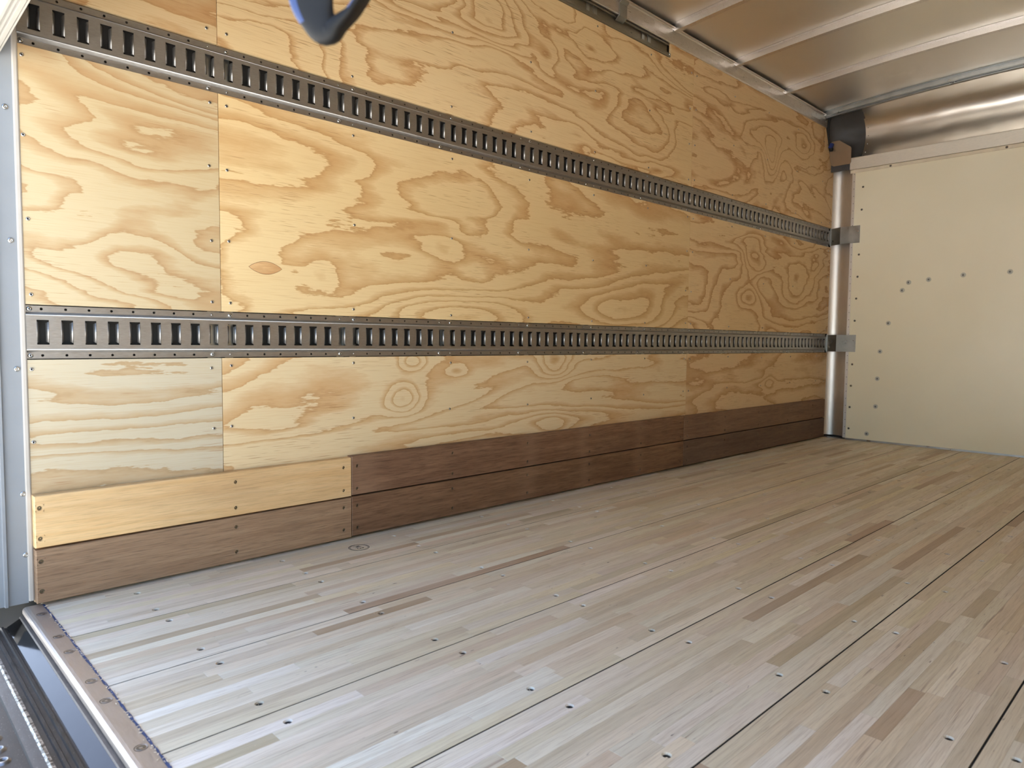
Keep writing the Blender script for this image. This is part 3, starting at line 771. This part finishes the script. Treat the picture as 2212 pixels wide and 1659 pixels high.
def bow(xc, w_, hgt, mat, name='roof_bow'):
    # z-shaped bow: rear web, bottom flange, small up-turned lip
    sec = [(0.0, 0.0), (w_, 0.0), (w_, 0.010), (w_ - 0.0018, 0.010), (w_ - 0.0018, 0.0018), (0.0018, 0.0018), (0.0018, hgt), (-0.020, hgt), (-0.020, hgt - 0.0018), (0.0, hgt - 0.0018)]
    V, F = [], []; m = 28; n = len(sec)
    for i in range(m + 1):
        yy = -0.012 - (2.316) * i / m
        zb = roofz(yy) - hgt + 0.004
        for (dx, dz) in sec: V.append((xc + dx, yy, zb + dz))
    for i in range(m):
        for j in range(n): F.append((i*n + j, i*n + (j+1) % n, (i+1)*n + (j+1) % n, (i+1)*n + j))
    F += [tuple(range(n)), tuple(range(m*n, m*n + n))[::-1]]
    return ob(name, mesh(name, V, F, mats=[mat]), ce)
for k, xx in enumerate(BOWX[:-1]): bow(xx, 0.030, 0.030, M_ALU)
bow(BOWX[-1] - 0.006, 0.022, 0.026, M_STEEL, 'header_bow'); bow(BOWX[-1] + 0.022, 0.026, 0.034, M_STEEL, 'header_bow')
# side rail under the roof edge
tr = tag(empty('trim_2', (0, 0, 0)), kind='structure')
sec = [(0.012, 2.126), (-0.004, 2.126), (-0.008, 2.130), (-0.010, 2.150), (-0.010, 2.190), (-0.014, 2.194), (-0.022, 2.194), (-0.024, 2.198), (-0.020, 2.202), (0.012, 2.202)]
v, f = extrude(sec, 'x', -0.25, 4.318)
ob('side_rail', mesh('side_rail', v, f, mats=[M_ALU]), tr)['label'] = 'brushed aluminium roof rail above the plywood'
for xx in BOWX[3:]: ob('rivet', PIN, tr, (xx + 0.012, -0.010, 2.172))
ob('rivet', BUTTON, tr, (4.295, -0.010, 2.160)); ob('rivet', PIN, tr, (4.262, -0.010, 2.178))
# mirrored right side rail
sec2 = [(-2.34 - p[0], p[1]) for p in sec]
v, f = extrude(sec2, 'x', -0.25, 4.318); ob('side_rail', mesh('side_rail', v, f, mats=[M_ALU]), tr)

# ------------------------------------------------------------------ overhead door track let into the wall
dt = tag(empty('door_track', (1.0, 0.01, 2.06)), 'galvanized overhead roll-up door track let into the plywood below the roof rail', 'door track')
def tpart(name, prof, x0, x1, mat, label=None):
    v, f = extrude(prof, 'x', x0, x1); v = [(p[0] - 1.0, p[1] - 0.01, p[2] - 2.06) for p in v]
    o = ob(name, mesh(name, v, f, mats=[mat]), dt)
    if label: o['label'] = label
    return o
tpart('channel', [(-0.006, 2.066), (-0.004, 2.066), (-0.004, 2.064), (0.016, 2.062), (0.018, 2.064), (0.018, 2.121), (0.016, 2.123), (0.004, 2.123), (0.004, 2.115), (0.006, 2.115), (0.006, 2.121), (0.015, 2.121), (0.016, 2.119), (0.016, 2.066), (0.0, 2.068), (-0.004, 2.074), (-0.006, 2.074)], -0.20, 2.424, M_TRACK)
tpart('lower_lip', [(-0.007, 2.0590), (-0.005, 2.0565), (-0.002, 2.0565), (-0.002, 2.0615), (-0.005, 2.0650), (-0.007, 2.0650)], -0.20, 2.424, M_TRACK)
for xx in (0.9, 2.03):
    tpart('hanger', [(-0.024, 2.192), (-0.024, 2.182), (-0.0135, 2.175), (-0.0135, 2.120), (0.010, 2.104), (0.010, 2.107), (-0.0110, 2.123), (-0.0110, 2.177), (-0.0215, 2.184), (-0.0215, 2.192)], xx - 0.028, xx + 0.028, M_STEEL)
    h = ob('bolt', BUTTON, dt, (xx + 0.10 - 1.0, 0.016 - 0.01, 2.088 - 2.06))
ob('bolt', BUTTON, dt, (2.415 - 1.0, -0.007 - 0.01, 2.066 - 2.06))

# ------------------------------------------------------------------ front wall
wf = tag(box('wall_front', XF, XF + 0.02, -2.17, -0.168, 0.0015, 1.836, M_FRP), kind='structure')
box('outer_skin', 4.74, 4.76, -2.42, 0.06, -0.1, 2.36, M_SKIN, wf)
v, f, kk = lathe([(0.0072, 0.0), (0.0066, 0.0016), (0.0044, 0.0034), (0.0022, 0.0040), (0.0014, 0.0028)], 14)
ES = mesh('edge_screw', v, f, True, [galvanized('edge_screw_steel', (120, 116, 108), 0.4), M_SCREWD], [1 if k >= 3 else 0 for k in kk])
for zz, yy in ((0.079, -0.182), (0.226, -0.183), (0.373, -0.186), (0.520, -0.189), (0.817, -0.194), (0.967, -0.198), (1.114, -0.201), (1.263, -0.204), (1.562, -0.211), (1.712, -0.214)):
    s = ob('screw', ES, wf, (XF, yy - 0.008, zz)); s.rotation_euler = (0, 0, -math.pi / 2)
v, f, kk = lathe([(0.0150, 0.0), (0.0148, 0.0010), (0.0075, 0.0012), (0.0066, 0.0030), (0.0040, 0.0038), (0.0028, 0.0038), (0.0022, 0.0020)], 18)
WS = mesh('washer_screw', v, f, False, [plain('grey_rubber_washer', srgb(196, 196, 184), 0.5), galvanized('washer_screw_steel', (150, 150, 146), 0.35), M_SCREWD], [0 if k <= 1 else (1 if k <= 4 else 2) for k in kk])
for yy, zz in ((-0.308, 0.053), (-0.357, 0.242), (-0.361, 0.429), (-0.371, 0.611), (-0.415, 0.798), (-0.490, 1.010), (-0.526, 1.059), (-0.640, 1.071), (-0.829, 1.088), (-1.067, 1.093), (-1.30, 1.09), (-1.52, 1.075)):
    s = ob('washer_screw', WS, wf, (XF, yy, zz)); s.rotation_euler = (0, 0, -math.pi / 2)
# foot flashing along the floor
v, f = extrude([(XF - 0.004, 0.0006), (XF - 0.001, 0.012), (XF, 0.012), (XF, 0.0006)], 'y', -2.17, -0.17)
ob('foot_flashing', mesh('foot_flashing', v, f, mats=[M_STEEL]), wf)
# header plank over the front wall
hp = tag(empty('trim_5', (0, 0, 0)), kind='structure')
v, f = extrude([(XF - 0.010, 1.833), (XF - 0.012, 1.836), (XF - 0.012, 1.912), (XF - 0.009, 1.916), (XF + 0.02, 1.916), (XF + 0.02, 1.833)], 'y', -2.20, -0.136)
ob('header_plank', mesh('header_plank', v, f, mats=[galvanized('brushed_header', (224, 218, 206), 0.5, (4, 4, 34), 0.08, 0.75)]), hp)['label'] = 'brushed aluminium header plank'
v, f = extrude([(XF - 0.006, 1.812), (XF - 0.007, 1.831), (XF + 0.004, 1.8325), (XF + 0.004, 1.812)], 'y', -2.20, -0.139)
ob('header_lip', mesh('header_lip', v, f, mats=[plain('beige_header_lip', srgb(226, 216, 192), 0.45)]), hp)
for yy in (-0.39, -1.02, -1.65):
    s = ob('screw', ES, hp, (XF - 0.0065, yy, 1.822)); s.rotation_euler = (0, 0, -math.pi / 2)

# corner post: concave aluminium cove with a drilled edge strip
cp = tag(empty('trim_1', (0, 0, 0)), kind='structure')
V, F = [], []; n = 24
A, B_ = Vector((4.474, 0.004)), Vector((4.430, -0.168))
for i in range(n + 1):
    s = i / n
    a = math.pi * s
    base = A.lerp(B_, s); bul = 0.045 * math.sin(a) ** 0.9
    nrm = Vector((0.97, 0.24))
    p = base + nrm * bul
    V += [(p.x, p.y, 0.014), (p.x, p.y, 1.876)]
F = [(2*i, 2*i + 1, 2*i + 3, 2*i + 2) for i in range(n)]
o = ob('cove', mesh('cove', V, F, True, [M_ALUV]), cp); o['label'] = 'curved aluminium corner post'
v, f = extrude([(XF - 0.0025, -0.152), (XF - 0.0025, -0.171), (XF + 0.024, -0.171), (XF + 0.024, -0.152)], 'z', 0.012, 1.834)
o = ob('edge_strip', mesh('edge_strip', v, f, mats=[M_ALUV]), cp)
HOLE = mesh('strip_hole', *lathe([(0.0024, 0.0), (0.0020, 0.0003)], 8)[:2], mats=[M_BLACK])
for i in range(37):
    s = ob('hole_rim', HOLE, cp, (XF - 0.0025, -0.164, 0.04 + i * 0.049)); s.rotation_euler = (0, 0, -math.pi / 2)
v, f = extrude([(4.436, -0.002), (4.52, 0.0), (4.52, -0.168), (4.420, -0.166), (4.425, -0.06)], 'z', -0.004, 0.003)
ob('foot_plate', mesh('foot_plate', v, f, mats=[M_STEEL]), cp)
box('backing', 4.52, 4.54, -0.2, 0.05, 0.0, 2.3, M_BLACK, cp)

# nose: concave aluminium sheet above the header plank
def nose_pt(s, bulge=1.0):
    # s 0 at the header plank, 1 at the roof header
    p0, p1 = Vector((XF + 0.012, 1.912)), Vector((4.322, 2.236))
    a = math.pi * s
    base = p0.lerp(p1, s); nrm = Vector((0.96, 0.28))
    return base + nrm * (0.125 * bulge * math.sin(a) ** 0.8)
V, F = [], []; ns, ny = 24, 40
for j in range(ny + 1):
    yy = -0.196 - 1.95 * j / ny
    for i in range(ns + 1):
        p = nose_pt(i / ns); V.append((p.x, yy, p.y + (0.018 * (1 - ((yy + 1.17) / 1.2) ** 2)) * i / ns))
for j in range(ny):
    for i in range(ns):
        a = j * (ns + 1) + i; F.append((a, a + 1, a + ns + 2, a + ns + 1))
o = ob('nose_sheet', mesh('nose_sheet', V, F, True, [M_NOSE]), wf); o['label'] = 'curved aluminium nose sheet over the front wall'
# moulded corner cap
cc_ = empty('corner_cap', (4.42, -0.08, 1.90)); tag(cc_, 'charcoal moulded plastic corner cap in the upper front corner', 'corner cap')
V, F = [], []; ns, ny = 18, 16
for j in range(ny + 1):
    q = j / ny; yy = -0.206 + 0.250 * q
    bl = 1.04 * math.sqrt(max(0.0, 1 - (q * 0.97) ** 2.4))
    for i in range(ns + 1):
        p = nose_pt(i / ns, bl)
        cre = 0.012 * math.exp(-((i / ns - 0.34 - 0.25 * q) / 0.05) ** 2) * math.exp(-((q - 0.35) / 0.3) ** 2)
        V.append((p.x - cre - 4.42, yy + 0.08, p.y - 1.90 - 0.03 * q * (1 - i / ns)))
for j in range(ny):
    for i in range(ns):
        a = j * (ns + 1) + i; F.append((a, a + ns + 1, a + ns + 2, a + 1))
ob('shell', mesh('shell', V, F, True, [M_DARKCAP]), cc_)
for i in range(6):
    p = nose_pt(0.08 + 0.15 * i); s = ob('rivet', PIN, cc_, (p.x - 0.004 - 4.42, -0.214 + 0.08, p.y - 1.90)); s.rotation_euler = (0, 0, -math.pi / 2)
v, f = extrude([(4.43, -0.14), (4.43, 0.03), (4.436, 0.03), (4.436, -0.14)], 'z', 1.845, 1.92)
ob('flange', mesh('flange', [(p[0] - 4.42, p[1] + 0.08, p[2] - 1.90) for p in v], f, mats=[M_DARKCAP]), cc_)
# hexagonal cover plate
pts = [(0.000, 1.935), (-0.002, 2.030), (-0.012, 2.046), (-0.062, 2.046), (-0.138, 1.990), (-0.143, 1.980), (-0.143, 1.890), (-0.136, 1.876), (-0.030, 1.876), (-0.014, 1.886)]
n = len(pts)
v = [(4.398, p[0], p[1]) for p in pts] + [(4.401, p[0], p[1]) for p in pts]
f = [tuple(range(n))[::-1], tuple(range(n, 2*n))] + [(i, (i+1) % n, n + (i+1) % n, n + i) for i in range(n)]
hx = empty('cover_plate', (4.40, -0.07, 1.876)); tag(hx, 'taupe six-sided cover plate with two rivets below the charcoal corner cap', 'plate')
ob('plate', mesh('plate', [(p[0] - 4.40, p[1] + 0.07, p[2] - 1.876) for p in v], f, mats=[M_TAUPE]), hx)
for yy in (-0.037, -0.113):
    s = ob('rivet', PIN, hx, (-0.002, yy + 0.07, 0.104)); s.rotation_euler = (0, 0, -math.pi / 2)
# wiring plug
wp = empty('wiring_plug', (4.375, -0.012, 2.00)); tag(wp, 'blue wiring plug with a black boot and cable in the upper front corner', 'plug')
v, f = box_vf(-0.010, 0.010, -0.012, 0.010, -0.004, 0.030); ob('plug_body', mesh('plug_body', v, f, mats=[M_BLUE]), wp).rotation_euler = (0.35, 0.1, 0)
v, f, _ = lathe([(0.014, 0.0), (0.014, 0.012), (0.009, 0.020)], 12); o = ob('boot', mesh('boot', v, f, True, [M_BLACK]), wp, (0.0, -0.006, -0.004)); o.rotation_euler = (math.pi / 2, 0, 0)
V, F = [], []
path = [Vector((0, 0, 0.02)), Vector((-0.01, 0.008, 0.06)), Vector((-0.03, 0.006, 0.12)), Vector((-0.045, -0.004, 0.17)), Vector((-0.03, -0.012, 0.20))]
for i, p in enumerate(path):
    for k in range(8):
        a = 2 * math.pi * k / 8; V.append(p + Vector((0.004 * math.cos(a), 0.004 * math.sin(a), 0)))
F = [(i*8 + k, i*8 + (k+1) % 8, (i+1)*8 + (k+1) % 8, (i+1)*8 + k) for i in range(len(path) - 1) for k in range(8)]
ob('cable', mesh('cable', V, F, True, [M_BLACK]), wp)

# ------------------------------------------------------------------ the right wall and rear header that close the box
wr = tag(box('wall_right', -0.34, 4.74, -2.42, -2.34, -0.10, 2.30, plywood('plywood_right', 111.0, 7.0, [], 0.2, (236, 212, 168), (204, 160, 106))), kind='structure')
tag(box('wall_rear', -0.36, -0.32, -2.42, 0.06, 2.02, 2.34, M_POST), kind='structure')
